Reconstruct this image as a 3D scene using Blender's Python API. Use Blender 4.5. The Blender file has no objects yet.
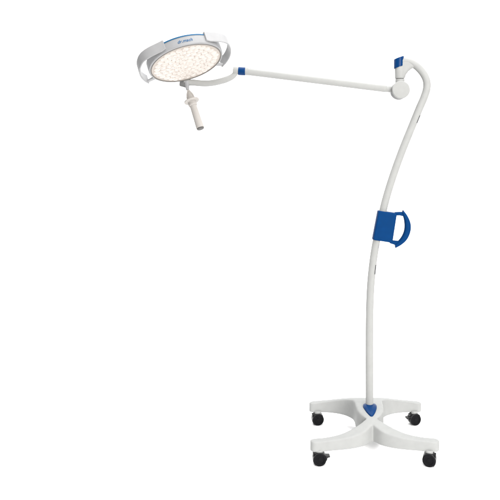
import bpy, bmesh, math, random
from mathutils import Vector, Matrix
random.seed(4)
scene = bpy.context.scene
COL = scene.collection

# ------------------------------------------------------------------ camera geometry (metres; origin = floor under the pole)
CAM = Vector((-0.327, -3.095, 1.41))
F, CX, CY = 630.0, 303.0, 155.0

def at(px, py, y=0.0):
    """world point at depth y seen where the photo shows it"""
    d = y - CAM.y
    return Vector((CAM.x + (px-CX)*d/F, y, CAM.z - (py-CY)*d/F))
def pxpoly(l): return [(at(x, y).x, at(x, y).z) for x, y in l]
PXM = 3.095/F      # metres per pixel in the plane of the pole

# ------------------------------------------------------------------ materials
def mat(name, col, rough=0.45, spec=0.3, metal=0.0, var=0.03, bump=0.0, bscale=900, emit=None, estr=0.0, coat=0.0):
    m = bpy.data.materials.new(name); m.use_nodes = True
    if name != 'white_studio_paper': col = tuple(c*0.86 for c in col)     # studio exposure
    nt = m.node_tree; b = nt.nodes['Principled BSDF']
    b.inputs['Roughness'].default_value = rough
    b.inputs['Metallic'].default_value = metal
    b.inputs['Specular IOR Level'].default_value = spec
    b.inputs['Coat Weight'].default_value = coat
    b.inputs['Coat Roughness'].default_value = 0.2
    tc = nt.nodes.new('ShaderNodeTexCoord')
    n = nt.nodes.new('ShaderNodeTexNoise'); n.inputs['Scale'].default_value = 35; n.inputs['Detail'].default_value = 5
    nt.links.new(tc.outputs['Object'], n.inputs['Vector'])
    r = nt.nodes.new('ShaderNodeValToRGB')
    r.color_ramp.elements[0].position = 0.3; r.color_ramp.elements[1].position = 0.7
    r.color_ramp.elements[0].color = tuple(c*(1-var) for c in col)+(1,)
    r.color_ramp.elements[1].color = tuple(min(1, c*(1+var)) for c in col)+(1,)
    nt.links.new(n.outputs['Fac'], r.inputs['Fac']); nt.links.new(r.outputs['Color'], b.inputs['Base Color'])
    mr = nt.nodes.new('ShaderNodeMapRange'); mr.inputs['To Min'].default_value = rough-0.06; mr.inputs['To Max'].default_value = rough+0.06
    nt.links.new(n.outputs['Fac'], mr.inputs['Value']); nt.links.new(mr.outputs['Result'], b.inputs['Roughness'])
    if bump:
        n2 = nt.nodes.new('ShaderNodeTexNoise'); n2.inputs['Scale'].default_value = bscale; n2.inputs['Detail'].default_value = 2
        nt.links.new(tc.outputs['Object'], n2.inputs['Vector'])
        bp = nt.nodes.new('ShaderNodeBump'); bp.inputs['Strength'].default_value = bump; bp.inputs['Distance'].default_value = 0.0006
        nt.links.new(n2.outputs['Fac'], bp.inputs['Height']); nt.links.new(bp.outputs['Normal'], b.inputs['Normal'])
    return m

M_WHITE  = mat('white_powder_coat', (0.310, 0.312, 0.304), 0.42, 0.03, bump=0.15)
M_BASE   = mat('white_moulded_base', (0.310, 0.314, 0.308), 0.50, 0.03, bump=0.25, bscale=600)
M_GREY   = mat('silver_grey_housing', (0.275, 0.277, 0.283), 0.38, 0.2, bump=0.12)
M_DKGREY = mat('pivot_grey_and_drum_shade', (0.15, 0.15, 0.15), 0.45, 0.02)  # the head pivot's own grey; on the hinge drum it paints side shade
M_GASKET = mat('dark_gasket', (0.15, 0.14, 0.13), 0.6, 0.2)
M_BLUE   = mat('blue_plastic', (0.0015, 0.031, 0.115), 0.58, 0.03, var=0.06, bump=0.25, bscale=500)
M_RING   = mat('deep_blue_plastic', (0.001, 0.029, 0.112), 0.34, 0.10, var=0.08)
M_TRIM   = mat('blue_trim', (0.018, 0.095, 0.20), 0.3, 0.2)
M_BLACK  = mat('black_rubber', (0.006, 0.006, 0.007), 0.55, 0.06, var=0.2, bump=0.3)
M_BLACK2 = mat('black_caster_plastic', (0.009, 0.009, 0.010), 0.35, 0.25, var=0.15)
M_CREAM  = mat('cream_handle_plastic', (0.40, 0.378, 0.357), 0.45, 0.12, bump=0.1)
M_BOW    = mat('white_grip_plastic', (0.30, 0.30, 0.304), 0.42, 0.15, bump=0.3, bscale=400)
M_CAP    = mat('dark_grip_cap', (0.09, 0.085, 0.082), 0.5, 0.2)
M_LABEL  = mat('dark_marking', (0.06, 0.06, 0.065), 0.5, 0.2)
M_LABELL = mat('pale_marking', (0.26, 0.26, 0.27), 0.5, 0.2)
M_TEXT   = mat('blue_lettering', (0.008, 0.08, 0.20), 0.4, 0.15)
M_FLOOR  = mat('white_studio_paper', (0.93, 0.93, 0.93), 0.9, 0.05, var=0.005)

def lens_material():
    m = bpy.data.materials.new('lit_led_lens'); m.use_nodes = True
    nt = m.node_tree; b = nt.nodes['Principled BSDF']
    b.inputs['Base Color'].default_value = (0.22, 0.21, 0.20, 1); b.inputs['Roughness'].default_value = 0.25
    tc = nt.nodes.new('ShaderNodeNewGeometry')
    v = nt.nodes.new('ShaderNodeTexVoronoi'); v.inputs['Scale'].default_value = 120
    nt.links.new(tc.outputs['Position'], v.inputs['Vector'])
    r = nt.nodes.new('ShaderNodeValToRGB'); e = r.color_ramp.elements
    e[0].position = 0.0; e[0].color = (0.62, 0.50, 0.42, 1)
    e[1].position = 1.0; e[1].color = (1.0, 0.90, 0.80, 1)
    x = r.color_ramp.elements.new(0.35); x.color = (0.88, 0.74, 0.64, 1)
    sp = nt.nodes.new('ShaderNodeSeparateColor')
    nt.links.new(v.outputs['Color'], sp.inputs['Color']); nt.links.new(sp.outputs['Red'], r.inputs['Fac'])
    nt.links.new(r.outputs['Color'], b.inputs['Emission Color'])
    b.inputs['Emission Strength'].default_value = 0.47
    return m
M_LENS = lens_material()
M_PANEL = mat('warm_diffuser', (0.25, 0.23, 0.21), 0.5, 0.2)
_b = M_PANEL.node_tree.nodes['Principled BSDF']
_b.inputs['Emission Color'].default_value = (1.0, 0.86, 0.75, 1); _b.inputs['Emission Strength'].default_value = 0.28

# ------------------------------------------------------------------ mesh helpers
def obj(name, bm, material, parent=None, loc=None, rot=None, angle=35, bevel=0, subsurf=0):
    bmesh.ops.recalc_face_normals(bm, faces=bm.faces[:])
    me = bpy.data.meshes.new(name); bm.to_mesh(me); bm.free()
    for p in me.polygons: p.use_smooth = True
    me.set_sharp_from_angle(angle=math.radians(angle))
    me.materials.append(material)
    o = bpy.data.objects.new(name, me); COL.objects.link(o)
    if loc is not None: o.location = loc
    if rot is not None: o.rotation_euler = rot
    if parent: o.parent = parent
    if bevel:
        b = o.modifiers.new('bevel', 'BEVEL'); b.width = bevel; b.segments = 5; b.limit_method = 'ANGLE'; b.angle_limit = math.radians(40)
        b.harden_normals = False
    return o

def catmull(pts, n=10):
    """smooth curve through points; points may be tuples of any length"""
    P = [Vector(p) for p in pts]; out = []
    for i in range(len(P)-1):
        p0 = P[i-1] if i else P[0]*2-P[1]
        p1, p2 = P[i], P[i+1]
        p3 = P[i+2] if i+2 < len(P) else P[-1]*2-P[-2]
        for k in range(n):
            t = k/n
            out.append(0.5*((2*p1)+(p2-p0)*t+(2*p0-5*p1+4*p2-p3)*t*t+(3*p1-p0-3*p2+p3)*t**3))
    out.append(P[-1]); return out

def tube(bm, pts, rad, seg=28, power=2.0, aspect=1.0, cap=True, round_end=0.0):
    """sweep; rad may be a float or list; power>2 gives a squarish section"""
    n = len(pts); R = rad if isinstance(rad, (list, tuple)) else [rad]*n
    rings = []; ref = None
    pts = [Vector(p) for p in pts]
    for i, p in enumerate(pts):
        t = (pts[min(i+1, n-1)]-pts[max(i-1, 0)]).normalized()
        if ref is None:
            up = Vector((0, 1, 0)) if abs(t.y) < .9 else Vector((0, 0, 1))
            ref = (up-t*up.dot(t)).normalized()
        else: ref = (ref-t*ref.dot(t)).normalized()
        bn = t.cross(ref)
        def ring(pt, r):
            vs = []
            for k in range(seg):
                a = 2*math.pi*k/seg; c, s = math.cos(a), math.sin(a)
                e = 2.0/power
                x = math.copysign(abs(c)**e, c); y = math.copysign(abs(s)**e, s)
                vs.append(bm.verts.new(pt+ref*(x*r*aspect)+bn*(y*r)))
            return vs
        if round_end and i == 0:
            for f in (0.0, 0.4, 0.75): rings.append(ring(p-t*round_end*(1-f)*1, R[i]-round_end*(1-math.sqrt(1-(1-f)**2))*1))
        rings.append(ring(p, R[i]))
        if round_end and i == n-1:
            for f in (0.75, 0.4, 0.0): rings.append(ring(p+t*round_end*(1-f), R[i]-round_end*(1-math.sqrt(1-(1-f)**2))))
    for a, b in zip(rings, rings[1:]):
        for k in range(seg):
            bm.faces.new((a[k], a[(k+1) % seg], b[(k+1) % seg], b[k]))
    if cap:
        bm.faces.new(rings[0][::-1]); bm.faces.new(rings[-1])

def lathe(bm, prof, seg=48, M=None, closed=False):
    """profile of (r, z) about z"""
    rings = []
    for r, z in prof:
        if r < 1e-6:
            v = bm.verts.new((0, 0, z)); rings.append([v])
        else:
            rings.append([bm.verts.new((r*math.cos(2*math.pi*k/seg), r*math.sin(2*math.pi*k/seg), z)) for k in range(seg)])
    pairs = list(zip(rings, rings[1:]))
    if closed: pairs.append((rings[-1], rings[0]))
    for a, b in pairs:
        for k in range(seg):
            k2 = (k+1) % seg
            q = [a[k % len(a)], a[k2 % len(a)], b[k2 % len(b)], b[k % len(b)]]
            u = []
            for v in q:
                if v not in u: u.append(v)
            if len(u) > 2: bm.faces.new(u)
    if M is not None: bmesh.ops.transform(bm, matrix=M, verts=[v for r in rings for v in r])

def rprof(pairs, r=0.002, n=4):
    """round the inner corners of an (r,z) profile"""
    P = [Vector(p) for p in pairs]; out = [P[0]]
    for a, b, c in zip(P, P[1:], P[2:]):
        d1, d2 = (a-b), (c-b)
        q = min(r, d1.length*.45, d2.length*.45)
        s, e = b+d1.normalized()*q, b+d2.normalized()*q
        for k in range(n+1):
            t = k/n
            out.append((1-t)**2*s+2*t*(1-t)*b+t*t*e)
    out.append(P[-1]); return [tuple(v) for v in out]

def prism_y(bm, poly, y0, y1):
    """polygon of (x, z) extruded along y"""
    a = [bm.verts.new((p[0], y0, p[1])) for p in poly]; b = [bm.verts.new((p[0], y1, p[1])) for p in poly]
    n = len(poly)
    for i in range(n): bm.faces.new((a[i], a[(i+1) % n], b[(i+1) % n], b[i]))
    bm.faces.new(a[::-1]); bm.faces.new(b)

def frame(o, x, y, z):
    return Matrix(((x.x, y.x, z.x, o.x), (x.y, y.y, z.y, o.y), (x.z, y.z, z.z, o.z), (0, 0, 0, 1)))
def axis_frame(o, z):
    z = z.normalized(); h = Vector((0, 1, 0)) if abs(z.y) < .9 else Vector((1, 0, 0))
    x = h.cross(z).normalized(); return frame(o, x, z.cross(x), z)

# ------------------------------------------------------------------ the lamp (one thing)
lamp = bpy.data.objects.new('examination_lamp', None); COL.objects.link(lamp)
lamp.empty_display_size = 0.1
lamp['label'] = 'white mobile medical examination lamp with round lit head and blue grips on four black casters'
lamp['category'] = 'lamp'

# ---- base: heart-waisted cross with curved legs
ZB = 0.0625
def ztop(x, y):
    k = min(1.0, max(0.0, (y+0.06)/0.14)); k = k*k*(3-2*k)
    r2 = x*x+y*y
    front = 0.109+0.072*math.exp(-r2/0.172**2); back = 0.097+0.084*math.exp(-(r2/0.265**2)**1.1)
    return front+(back-front)*k
right = [(0.0, -0.138), (0.045, -0.184), (0.110, -0.213), (0.200, -0.231), (0.268, -0.243), (0.286, -0.237), (0.2945, -0.224), (0.291, -0.210), (0.276, -0.203)]
right2 = [(0.276, -0.203), (0.220, -0.196), (0.150, -0.177), (0.085, -0.144), (0.045, -0.117), (0.022, -0.100)]
right3 = [(0.022, -0.100), (0.045, -0.075), (0.063, -0.035), (0.068, 0.010), (0.070, 0.070), (0.080, 0.115), (0.115, 0.160), (0.165, 0.187), (0.225, 0.199), (0.276, 0.198)]
right4 = [(0.276, 0.198), (0.290, 0.205), (0.2945, 0.222), (0.286, 0.237), (0.268, 0.243), (0.200, 0.231), (0.110, 0.213), (0.045, 0.184), (0.0, 0.150)]
R_ = []
for seg_ in (right, right2, right3, right4):
    c = catmull(seg_, 8); R_ += [tuple(v) for v in (c[:-1] if seg_ is not right4 else c)]
outline = R_ + [(-x, y) for x, y in R_[-2:0:-1]]
bm = bmesh.new()
lo = [bm.verts.new((x, y, ZB)) for x, y in outline]; hi = [bm.verts.new((x, y, ZB+0.07)) for x, y in outline]
n = len(outline)
for i in range(n): bm.faces.new((lo[i], lo[(i+1) % n], hi[(i+1) % n], hi[i]))
bm.faces.new(lo[::-1]); bm.faces.new(hi)
bmesh.ops.triangulate(bm, faces=[f for f in bm.faces if len(f.verts) > 4])
bmesh.ops.recalc_face_normals(bm, faces=bm.faces[:])
me = bpy.data.meshes.new('tmp'); bm.to_mesh(me); bm.free()
tmp = bpy.data.objects.new('tmp', me); COL.objects.link(tmp)
rm = tmp.modifiers.new('r', 'REMESH'); rm.mode = 'VOXEL'; rm.voxel_size = 0.0032
sm = tmp.modifiers.new('s', 'SMOOTH'); sm.iterations = 24; sm.factor = 0.5
dg = bpy.context.evaluated_depsgraph_get(); dg.update()
bm = bmesh.new(); bm.from_object(tmp, dg)
bpy.data.objects.remove(tmp)
for v in bm.verts:
    t = max(0.0, (v.co.z-ZB)/0.07)
    # soft arch under the hub
    r2 = v.co.x**2+v.co.y**2
    zb = ZB+0.004*math.exp(-r2/0.12**2)
    v.co.z = zb+t*(ztop(v.co.x, v.co.y)-zb)
base = obj('base', bm, M_BASE, lamp, angle=180)

# heart shaped blue cover round the foot of the pole
hp = [(0.0, -0.004), (0.014, 0.008), (0.025, 0.008), (0.0325, -0.004), (0.0325, -0.026), (0.022, -0.062), (0.008, -0.088), (0.0, -0.093)]
hc = [tuple(v) for v in catmull(hp, 8)]
heart = hc + [(-x, y) for x, y in hc[-2:0:-1]]
bm = bmesh.new()
rings = []
for s, dz in ((1.0, -0.012), (1.0, 0.003), (0.985, 0.0055), (0.95, 0.007), (0.6, 0.0085), (0.3, 0.009)):
    rings.append([bm.verts.new((x*s, (y+0.02)*s-0.02, ztop(x*s, (y+0.02)*s-0.02)+dz)) for x, y in heart])
for a, b in zip(rings, rings[1:]):
    for i in range(len(heart)):
        j = (i+1) % len(heart); bm.faces.new((a[i], a[j], b[j], b[i]))
bm.faces.new(rings[0][::-1]); bm.faces.new(rings[-1])
obj('pole_collar', bm, M_RING, base, angle=50)

# ---- casters
def make_caster(name, loc, yaw, lever, off):
    bm = bmesh.new()
    # hood: fender wrapped over the upper part, in the x-z plane, between and over two wheels
    r0, r1 = 0.0245, 0.0318
    arc = [math.radians(a) for a in range(35, 236, 8)]
    poly = [(r1*math.cos(a), r1*math.sin(a)) for a in arc] + [(r0*math.cos(a), r0*math.sin(a)) for a in reversed(arc)]
    prism_y(bm, poly, -0.0205, 0.0205)
    web = [(0.024*math.cos(a), 0.024*math.sin(a)) for a in [math.radians(k) for k in range(0, 360, 15)]]
    prism_y(bm, web, -0.004, 0.004)
    body = [(-0.0305, 0.026), (-0.0305, -0.012), (-0.024, -0.016), (-0.018, 0.0), (-0.016, 0.026)]
    prism_y(bm, body, -0.012, 0.012)
    lathe(bm, rprof([(0, 0.027), (0.0125, 0.027), (0.0125, 0.036), (0, 0.036)], 0.002), 24, Matrix.Translation((off, 0, 0)))
    lathe(bm, [(0, 0.03), (0.006, 0.03), (0.006, 0.062), (0, 0.062)], 16, Matrix.Translation((off, 0, 0)))
    c = obj(name, bm, M_BLACK2, lamp, loc=(loc[0], loc[1], 0.0298), rot=(0, 0, yaw), bevel=0.0012)
    for s in (-1, 1):
        bm = bmesh.new()
        prof = rprof([(0, 0.0065), (0.009, 0.0065), (0.0095, 0.0045), (0.0185, 0.0045), (0.0195, 0.008), (0.0265, 0.0085), (0.0298, 0.006), (0.0298, -0.007), (0.026, -0.0085), (0, -0.0085)], 0.0015, 3)
        Mx = Matrix.Translation((0, s*0.0135, 0)) @ Matrix.Rotation(math.radians(-90 if s > 0 else 90), 4, 'X')
        lathe(bm, prof, 40, Mx)
        obj('wheel', bm, M_BLACK, c, angle=30)
    if lever:
        bm = bmesh.new()
        d = lever
        poly = [(0.020*d, 0.016), (0.034*d, 0.013), (0.047*d, 0.012), (0.048*d, 0.006), (0.036*d, 0.003), (0.033*d, -0.008), (0.026*d, -0.012)]
        prism_y(bm, poly, -0.013, 0.013)
        obj('brake_lever', bm, M_BLACK2, c, bevel=0.0015)
        c['label'] = 'black twin wheel caster with a foot brake lever'
    return c
CAST = [('fl', -0.252, -0.224, 0.10, 1, 0.0), ('fr', 0.247, -0.232, 2.85, 0, 0.0), ('bl', -0.250, 0.206, 0.15, 0, 0.0), ('br', 0.256, 0.206, 0.25, -1, 0.0)]
for _, x, y, yaw, lev, off in CAST:
    make_caster('caster', (x, y), yaw, lev, off)
# moulded sockets under the leg ends
for _, x, y, yaw, lev, off in CAST:
    bm = bmesh.new()
    lathe(bm, rprof([(0, 0.054), (0.0165, 0.054), (0.019, 0.072), (0, 0.072)], 0.002), 32, Matrix.Translation((x, y, 0)))
    obj('caster_socket', bm, M_BASE, base)

# ---- pole
pole_px = [(402, 61.6), (406, 61.4), (411.5, 63.0), (417.5, 67), (423.2, 73.5), (426.5, 80.7), (426.7, 88.5), (424, 97.5), (419.7, 107.5), (412.5, 125),
           (402.0, 151), (393.0, 176), (385.4, 201), (379.6, 226), (374.8, 250), (371.6, 275), (370.1, 298), (369.5, 325), (369.4, 360), (369.5, 405)]
pts = [at(x, y) for x, y in pole_px]
pts[-1] = Vector((pts[-2].x*0.3, 0, 0.187)); pts.append(Vector((0, 0, 0.15)))
pole_pts = catmull(pts, 12)
bm = bmesh.new(); tube(bm, pole_pts, 0.0185, 36)
pole = obj('pole', bm, M_WHITE, lamp, angle=50)

def on_pole(py):
    z = CAM.z-(py-CY)*PXM
    k = min(range(20, len(pole_pts)-1), key=lambda i: abs(pole_pts[i].z-z) + (0 if i > 60 else 9))
    return pole_pts[k], (pole_pts[k+1]-pole_pts[k-1]).normalized()
def marking(py, length, width_ang, ang, m):
    """thin sticker wrapped on the tube: ang measured from the camera side towards the right"""
    p, t = on_pole(py); fwd = Vector((0, -1, 0)); side = t.cross(fwd)
    if side.x < 0: side = -side
    bm = bmesh.new(); g = []
    for r in (0.0186, 0.0192):
        for i in range(2):
            for k in range(6):
                a = ang+width_ang*(k/5-.5)
                g.append(bm.verts.new(p+t*((i-.5)*length)+(fwd*math.cos(a)+side*math.sin(a))*r))
    q = lambda r, i, k: g[r*12+i*6+k]
    for k in range(5):
        for r in (0, 1): bm.faces.new((q(r,0,k), q(r,0,k+1), q(r,1,k+1), q(r,1,k)))
        for i in (0, 1): bm.faces.new((q(0,i,k), q(0,i,k+1), q(1,i,k+1), q(1,i,k)))
    for k in (0, 5): bm.faces.new((q(0,0,k), q(0,1,k), q(1,1,k), q(1,0,k)))
    return obj('marking_sticker', bm, m, pole)
marking(117.5, 0.040, 0.45, 0.95, M_LABEL)
marking(268.5, 0.046, 0.40, 0.85, M_LABEL)
marking(246.5, 0.018, 0.35, 0.85, M_LABELL)

# ---- joint at the top of the pole
ax = at(398.9, 60).x
bm = bmesh.new()
prism_y(bm, pxpoly([(402.5, 60.5), (409, 61), (415.5, 67), (411.5, 68.8), (408, 71.6), (405.6, 75), (404.6, 79.0), (398, 79.0), (398, 62)]), -0.0185, 0.0185)
obj('pivot_gusset', bm, M_WHITE, pole, bevel=0.013)
bm = bmesh.new()
lathe(bm, rprof([(0, at(0, 78.6).z), (0.0228, at(0, 78.6).z), (0.0238, at(0, 67).z), (0, at(0, 67).z)], 0.001), 40, Matrix.Translation((at(399.7, 0).x, 0, 0)))
lathe(bm, rprof([(0, at(0, 85).z), (0.0228, at(0, 85).z), (0.0218, at(0, 79.1).z), (0, at(0, 79.3).z)], 0.001), 40, Matrix.Translation((at(399.9, 0).x, 0, 0)))
neck = obj('pivot_neck', bm, M_WHITE, lamp)
bm = bmesh.new()
z1, z0 = at(0, 57.7).z, at(0, 67.2).z
lathe(bm, rprof([(0, z0), (0.0242, z0), (0.0242, z1), (0, z1)], 0.002), 40)
for v in bm.verts: v.co.z += v.co.x*0.36
bmesh.ops.translate(bm, vec=(ax, 0, 0), verts=bm.verts[:])
obj('pivot_cap', bm, M_RING, neck)

# hinge drum, axis towards the camera
hc_ = at(401.2, 89.6, -0.042)
bm = bmesh.new()
Mh = frame(Vector((hc_.x, 0, hc_.z)), Vector((1, 0, 0)), Vector((0, 0, 1)), Vector((0, -1, 0)))
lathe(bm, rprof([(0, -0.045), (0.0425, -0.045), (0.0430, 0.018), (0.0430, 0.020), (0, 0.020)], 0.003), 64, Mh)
drum = obj('hinge_drum', bm, M_DKGREY, lamp)  # grey puts the shade on the drum's side into its colour
bm = bmesh.new()
lathe(bm, rprof([(0, 0.021), (0.0430, 0.021), (0.0430, 0.040), (0.0400, 0.0425), (0, 0.0435)], 0.003), 64, Mh)
obj('hinge_cover', bm, M_WHITE, drum)

# ---- spring arm
A0, A1 = at(247.5, 71.7), at(385.5, 88.8)
ad = (A1-A0).normalized()
bm = bmesh.new(); tube(bm, [A0+(A1-A0)*(i/12) for i in range(13)], 0.0168, 36, power=2.5, round_end=0.003)
arm = obj('spring_arm', bm, M_WHITE, lamp)
bm = bmesh.new()
tube(bm, [A1-ad*0.005, A1+ad*0.008, A1+ad*0.03, A1+ad*0.05], [0.0155, 0.0150, 0.0155, 0.020], 28)
obj('arm_fork', bm, M_WHITE, arm)
bm = bmesh.new()
up = Vector((-ad.z, 0, ad.x)); up = up if up.z > 0 else -up
pb = A0+ad*0.012+up*0.0165
lathe(bm, rprof([(0, -0.002), (0.0035, -0.002), (0.0035, 0.0028), (0, 0.0032)], 0.0008), 16, axis_frame(pb, up))
obj('screw', bm, M_GREY, arm)
ax_s = Vector((1, 0, -0.06)).normalized()
def sleeve(x0, x1, yc, r, name, m, parent, rr=0.0015):
    p = at(x0, yc); L = (x1-x0)*PXM; bm = bmesh.new()
    lathe(bm, rprof([(0, 0), (r, 0), (r, L), (0, L)], rr), 40, axis_frame(p, ax_s))
    return obj(name, bm, m, parent)
sw = sleeve(233.2, 248.0, 70.3, 0.0196, 'swivel_joint', M_WHITE, lamp, 0.003)
sleeve(238.4, 245.4, 70.9, 0.0208, 'swivel_ring', M_RING, sw)
sleeve(246.0, 247.6, 71.3, 0.0192, 'swivel_washer', M_WHITE, sw, 0.001)

# ---- lamp head frame
C = at(186.4, 63.5, -0.165)
v = (C-CAM).normalized(); r_ = v.cross(Vector((0, 0, 1))).normalized(); u_ = r_.cross(v)
TILT, ROLL = math.radians(27.0), math.radians(18.0)    # how far the face looks at the camera; roll in the picture
nn = (-v*math.sin(TILT)+(r_*math.sin(ROLL)-u_*math.cos(ROLL))*math.cos(TILT)).normalized()
e1 = (r_*math.cos(ROLL)+u_*math.sin(ROLL)).normalized()
e2 = nn.cross(e1).normalized()
MH = frame(C, e1, e2, nn)
RF = 0.164                        # radius of the lit face
RO = 0.1755                        # outer radius

# ---- yoke: curved arm behind the head
ykp = [(236.0, 71.6, 0.0), (234.2, 74.8, 0.0), (230.5, 77.6, 0.0), (222.8, 80.6, 0.0), (212, 83.0, 0.0), (203, 83.4, 0.0), (193, 82.6, 0.0), (184.5, 82.5, 0.0)]
yp = catmull([at(*p) for p in ykp], 8)
bm = bmesh.new()
tube(bm, yp, [0.0115+0.0035*min(1, i/22) for i in range(len(yp))], 32, power=2.6, round_end=0.002)
yoke = obj('yoke_arm', bm, M_WHITE, lamp)

# head pivot on the far rim
PV = at(184.6, 84.0, 0.0)
bm = bmesh.new()
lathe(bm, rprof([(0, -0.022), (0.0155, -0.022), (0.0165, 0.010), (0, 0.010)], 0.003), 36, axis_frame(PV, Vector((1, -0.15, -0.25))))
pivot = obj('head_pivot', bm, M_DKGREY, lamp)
bm = bmesh.new()
tube(bm, [PV+Vector((0.012, -.006, .012)), PV+Vector((0.014, -.008, -0.008)), PV+Vector((0.017, -.012, -.030))], [0.0115, 0.0105, 0.0075], 24, power=3)
obj('handle_stem', bm, M_GREY, pivot)

# ---- lamp head
bm = bmesh.new()
prof = rprof([(0, -0.060), (0.09, -0.058), (0.155, -0.052), (RO+0.001, -0.043), (RO+0.0015, -0.036), (RO, -0.002), (RO-0.003, 0.001), (RF+0.003, 0.0015), (RF+0.0015, -0.004), (0, -0.004)], 0.003, 4)
lathe(bm, prof, 128)
bmesh.ops.transform(bm, matrix=MH, verts=bm.verts[:])
head = obj('lamp_head', bm, M_GREY, lamp, angle=40)
bm = bmesh.new()
lathe(bm, rprof([(RO-0.004, -0.0395), (RO+0.0035, -0.0395), (RO+0.0035, -0.0455), (RO-0.02, -0.0485)], 0.001), 128)
bmesh.ops.delete(bm, geom=[v_ for v_ in bm.verts if not math.radians(48) < math.atan2(v_.co.y, v_.co.x) < math.radians(114)], context='VERTS')
bmesh.ops.transform(bm, matrix=MH, verts=bm.verts[:])
obj('blue_trim', bm, M_TRIM, head)
bm = bmesh.new()
lathe(bm, [(RF-0.001, 0.0), (RF+0.0035, 0.0005), (RF+0.0035, 0.0022), (RF+0.001, 0.003), (RF-0.001, 0.0022)], 128, closed=True)
bmesh.ops.transform(bm, matrix=MH, verts=bm.verts[:])
obj('gasket', bm, M_GASKET, head)
bm = bmesh.new()
lathe(bm, [(0, -0.0035), (RF+0.001, -0.0035), (RF+0.001, -0.0005), (0, -0.0005)], 96)
bmesh.ops.transform(bm, matrix=MH, verts=bm.verts[:])
obj('diffuser_panel', bm, M_PANEL, head)

# LED lenses, hexagonal array of 91
pitch = 0.02895
bm = bmesh.new()
lr = 0.0161
rr_ = []
for s, z in ((1.0, -0.001), (0.985, 0.0016), (0.86, 0.0034), (0.6, 0.0050), (0.3, 0.0059)):
    rr_.append([bm.verts.new((lr*s*math.cos(math.pi/3*k/2+math.pi/6), lr*s*math.sin(math.pi/3*k/2+math.pi/6)*1.0, z)) for k in range(12)])
for a, b in zip(rr_, rr_[1:]):
    for k in range(12): bm.faces.new((a[k], a[(k+1) % 12], b[(k+1) % 12], b[k]))
bm.faces.new(rr_[-1])
first = obj('led_lens', bm, M_LENS, head, angle=12)
first.matrix_local = MH.copy()
k0 = 0
for q in range(-5, 6):
    for s in range(-5, 6):
        if abs(q+s) > 5: continue
        x, y = pitch*(q+s/2), pitch*s*math.sqrt(3)/2
        rad = math.hypot(x, y)
        lim = RF-lr-0.0005
        hexr = max(abs(q), abs(s), abs(q+s))
        if hexr: 
            k = (hexr*pitch*0.5*(1+math.cos(math.pi/6)))/rad   # ease the hexagon towards a circle
            k = 1+(k*1.0-1)*0.75; x *= k*1.02; y *= k*1.02
        o = first if k0 == 0 else first.copy()
        if k0: COL.objects.link(o); o.parent = head
        k0 += 1
        o.matrix_local = MH @ Matrix.Translation((x, y, 0)) @ Matrix.Rotation(random.choice((0, 1, 2))*math.pi/3, 4, 'Z')

# grip bows on both sides of the head
def bow(th0, th1):
    bm = bmesh.new(); N = 48; prev = None
    L = []
    for i in range(N+1):
        t = i/N; th = math.radians(th0+(th1-th0)*t)
        s = min(1, t/0.42); s = s*s*(3-2*s)
        r = RO+0.005+0.035*s
        zt, zb = -0.056+0.010*t, -0.007+0.008*t
        if t < 0.06: zb -= 0.004*(1-t/0.06)
        th_ = 0.0038
        w = 0.0022
        L.append([bm.verts.new((rr*math.cos(th), rr*math.sin(th), z)) for rr, z in
                  ((r-th_, zt+w), (r-th_+w, zt), (r+th_-w, zt), (r+th_, zt+w), (r+th_, zb-w), (r+th_-w, zb), (r-th_+w, zb), (r-th_, zb-w))])
    for a, b in zip(L, L[1:]):
        for k in range(8): bm.faces.new((a[k], a[(k+1) % 8], b[(k+1) % 8], b[k]))
    bm.faces.new(L[0][::-1]); bm.faces.new(L[-1])
    # bracket plate joining the free end to the ring
    th = math.radians(th1-(th1-th0)*0.03); d = Vector((math.cos(th), math.sin(th), 0)); s_ = Vector((-math.sin(th), math.cos(th), 0))
    a0, a1 = RO-0.004, RO+0.040
    vs = []
    for rr, hw in ((a0, 0.011), (a1, 0.007)):
        for sg in (-1, 1):
            for z in (-0.012, -0.004): vs.append(bm.verts.new(d*rr+s_*(sg*hw)+Vector((0, 0, z))))
    for f in ((0,1,3,2), (4,6,7,5), (0,4,5,1), (2,3,7,6), (0,2,6,4), (1,5,7,3)): bm.faces.new([vs[i] for i in f])
    # root block where the bow meets the ring
    th = math.radians(th0); d = Vector((math.cos(th), math.sin(th), 0)); s_ = Vector((-math.sin(th), math.cos(th), 0))*(1 if th1 > th0 else -1)
    vs = []
    for rr in (RO-0.003, RO+0.0065):
        for o_ in (-0.001, 0.03):
            for z in (-0.054, -0.011): vs.append(bm.verts.new(d*rr+s_*o_+Vector((0, 0, z))))
    for f in ((0,1,3,2), (4,6,7,5), (0,4,5,1), (2,3,7,6), (0,2,6,4), (1,5,7,3)): bm.faces.new([vs[i] for i in f])
    bmesh.ops.transform(bm, matrix=MH, verts=bm.verts[:])
    return obj('grip_bow', bm, M_BOW, head, angle=30)
bow(112, 204); bow(50, -42)

# blue lettering on the near side of the ring
cu = bpy.data.curves.new('tx', 'FONT'); cu.body = 'dr.mach'; cu.size = 0.0205; cu.offset = 0.0002; cu.shear = 0.25; cu.align_x = 'CENTER'; cu.extrude = 0.0004; cu.space_character = 1.02
to = bpy.data.objects.new('tx', cu); COL.objects.link(to)
dg = bpy.context.evaluated_depsgraph_get(); dg.update()
bm = bmesh.new(); tm = to.evaluated_get(dg).to_mesh(); bm.from_mesh(tm)
bpy.data.objects.remove(to)
TH = math.radians(82)
for v_ in bm.verts:
    th = TH-v_.co.x/RO; rr = RO+0.0014+v_.co.z
    v_.co = Vector((rr*math.cos(th), rr*math.sin(th), -0.013-v_.co.y))
bmesh.ops.transform(bm, matrix=MH, verts=bm.verts[:])
obj('lettering', bm, M_TEXT, head, angle=20)

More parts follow.
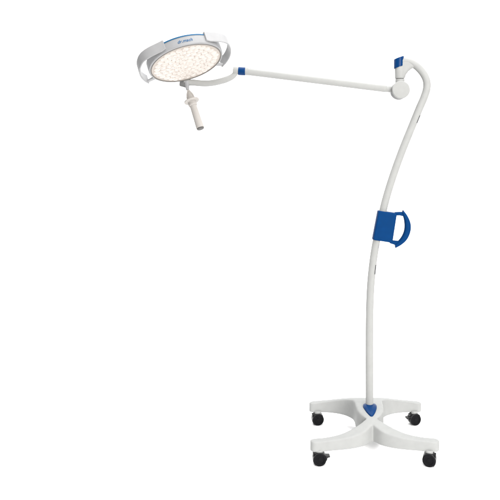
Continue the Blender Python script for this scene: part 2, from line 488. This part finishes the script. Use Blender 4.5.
# ---- sterile hand grip under the head pivot
H0 = at(188.3, 90.5, -0.012)
hz = nn
MG = axis_frame(H0, hz)
def gl(prof, rr=0.0015, seg=40):
    bm = bmesh.new(); lathe(bm, rprof(prof, rr), seg, MG); return bm
grip = obj('hand_grip', gl([(0, 0.074), (0.0162, 0.074), (0.0166, 0.090), (0.0178, 0.15), (0.0192, 0.203), (0.0186, 0.206), (0, 0.206)], 0.001), M_CREAM, lamp)
obj('grip_collar', gl([(0, 0.064), (0.0195, 0.064), (0.0195, 0.074), (0.0212, 0.075), (0.0212, 0.084), (0.0185, 0.086), (0, 0.086)]), M_CREAM, grip)
obj('grip_flange', gl([(0, 0.040), (0.0165, 0.040), (0.020, 0.053), (0.0365, 0.0555), (0.0375, 0.060), (0.035, 0.063), (0.022, 0.065), (0, 0.065)]), M_CREAM, grip)
obj('grip_end_cap', gl([(0, 0.203), (0.0178, 0.203), (0.0178, 0.2105), (0.014, 0.2125), (0, 0.2125)]), M_CAP, grip)
bm = bmesh.new()
xh, yh = MG.col[0].to_3d(), MG.col[1].to_3d()
side = (Vector((1, 0, 0))-hz*hz.x).normalized()
for s in (-1, 1):
    tube(bm, catmull([H0-hz*0.006, H0+side*(s*0.006)+hz*0.008, H0+side*(s*0.0145)+hz*0.028, H0+side*(s*0.016)+hz*0.049], 6), 0.0042, 16)
obj('grip_bail', bm, M_CREAM, grip)
obj('grip_cone', gl([(0, 0.006), (0.0065, 0.008), (0.0165, 0.044), (0, 0.044)]), M_CREAM, grip)

# ---- blue push handle clamped on the pole
bm = bmesh.new()
prism_y(bm, pxpoly([(378.0, 210.3), (395.8, 213.0), (391.2, 242.1), (372.6, 239.2)]), -0.031, -0.008)
clamp = obj('push_handle_clamp', bm, M_BLUE, lamp, bevel=0.006)
bm = bmesh.new()
prism_y(bm, pxpoly([(377.7, 210.2), (397.0, 213.0), (392.4, 242.5), (372.1, 239.6)]), -0.0085, 0.028)
obj('clamp_shell', bm, M_RING, clamp, bevel=0.006)
bm = bmesh.new()
outer = catmull([(403.2, 210.0), (407.8, 216.5), (410.6, 224), (410.2, 232), (406.8, 239.5), (401.5, 244.5), (395.4, 248.0)], 6)
inner = catmull([(394.8, 243.6), (398.0, 240.9), (401.2, 237.0), (403.6, 231.9), (404.5, 226), (403.8, 219), (401.9, 213.4)], 6)
inner = inner[::-1]; N = len(outer); L = []
for k in range(N):
    po, pi_ = at(*outer[k]), at(*inner[k]); c = (po+pi_)/2; hv = (po-pi_)/2
    L.append([bm.verts.new(c+hv*math.copysign(abs(math.cos(a))**0.8, math.cos(a))+Vector((0, 0.0175*math.copysign(abs(math.sin(a))**0.8, math.sin(a)), 0))) for a in [2*math.pi*q/24 for q in range(24)]])
for a, b in zip(L, L[1:]):
    for k in range(24): bm.faces.new((a[k], a[(k+1) % 24], b[(k+1) % 24], b[k]))
bm.faces.new(L[0][::-1]); bm.faces.new(L[-1])
obj('push_handle', bm, M_BLUE, clamp, angle=45)
bm = bmesh.new()
prism_y(bm, pxpoly([(394.5, 212.2), (398, 212.0), (404, 211.8), (404, 216.4), (399, 215.2), (394.5, 215.6)]), -0.012, 0.012)
obj('handle_bracket', bm, M_BLUE, clamp, bevel=0.003)
bm = bmesh.new()
prism_y(bm, pxpoly([(389.5, 239.5), (393, 240.4), (399, 240.9), (398.4, 245.6), (394, 244.4), (389.5, 243.0)]), -0.012, 0.012)
obj('handle_bracket', bm, M_BLUE, clamp, bevel=0.003)

# ------------------------------------------------------------------ studio sweep: paper floor running up into a backdrop
bm = bmesh.new()
prof = [(-2.4, 0.0), (2.6, 0.0)]
for k in range(1, 17):
    a = math.radians(90*k/16); prof.append((2.6+1.5*math.sin(a), 1.5-1.5*math.cos(a)))
prof.append((4.1, 5.0))
cols = [[bm.verts.new((x, y, z)) for y, z in prof] for x in (-6, 4)]
for i in range(len(prof)-1): bm.faces.new((cols[0][i], cols[1][i], cols[1][i+1], cols[0][i+1]))
sweep = obj('studio_backdrop', bm, M_FLOOR, angle=60)
sweep['kind'] = 'structure'

# ------------------------------------------------------------------ light
w = bpy.data.worlds.new('World'); scene.world = w; w.use_nodes = True
bg = w.node_tree.nodes['Background']; bg.inputs['Color'].default_value = (1.0, 1.0, 1.0, 1); bg.inputs['Strength'].default_value = 0.28
def area(name, loc, target, sx, sy, power, col=(1, 1, 1)):
    l = bpy.data.lights.new(name, 'AREA'); l.shape = 'RECTANGLE'; l.size = sx; l.size_y = sy; l.energy = power; l.color = col
    o = bpy.data.objects.new(name, l); COL.objects.link(o); o.location = loc
    o.rotation_euler = (Vector(target)-Vector(loc)).to_track_quat('-Z', 'Y').to_euler(); return o
area('overhead_softbox', (-0.2, 0.0, 4.8), (-0.2, 0.0, 0), 5, 5, 485)
area('key_softbox', (1.9, -4.9, 2.2), (0, 0, 1.0), 3.0, 3.0, 515, (1.0, 0.985, 0.965))
area('backdrop_light', (-3.6, 1.2, 3.2), (-0.5, 3.9, 1.8), 2, 2, 70)
area('backdrop_light', (3.6, 1.2, 3.2), (0.5, 3.9, 1.8), 2, 2, 70)

# ------------------------------------------------------------------ camera and render settings
cd = bpy.data.cameras.new('camera'); cam = bpy.data.objects.new('camera', cd); COL.objects.link(cam)
cam.location = CAM; cam.rotation_euler = (math.radians(90), 0, 0)
cd.sensor_width = 36; cd.sensor_fit = 'HORIZONTAL'; cd.lens = F/500*36
cd.shift_x = -(CX-250)/500; cd.shift_y = -(250-CY)/500
cd.clip_start = 0.05; cd.clip_end = 100
scene.camera = cam
scene.render.engine = 'CYCLES'
scene.render.resolution_x = scene.render.resolution_y = 1024
scene.view_settings.view_transform = 'Standard'; scene.view_settings.look = 'None'
scene.view_settings.exposure = 0; scene.view_settings.gamma = 1
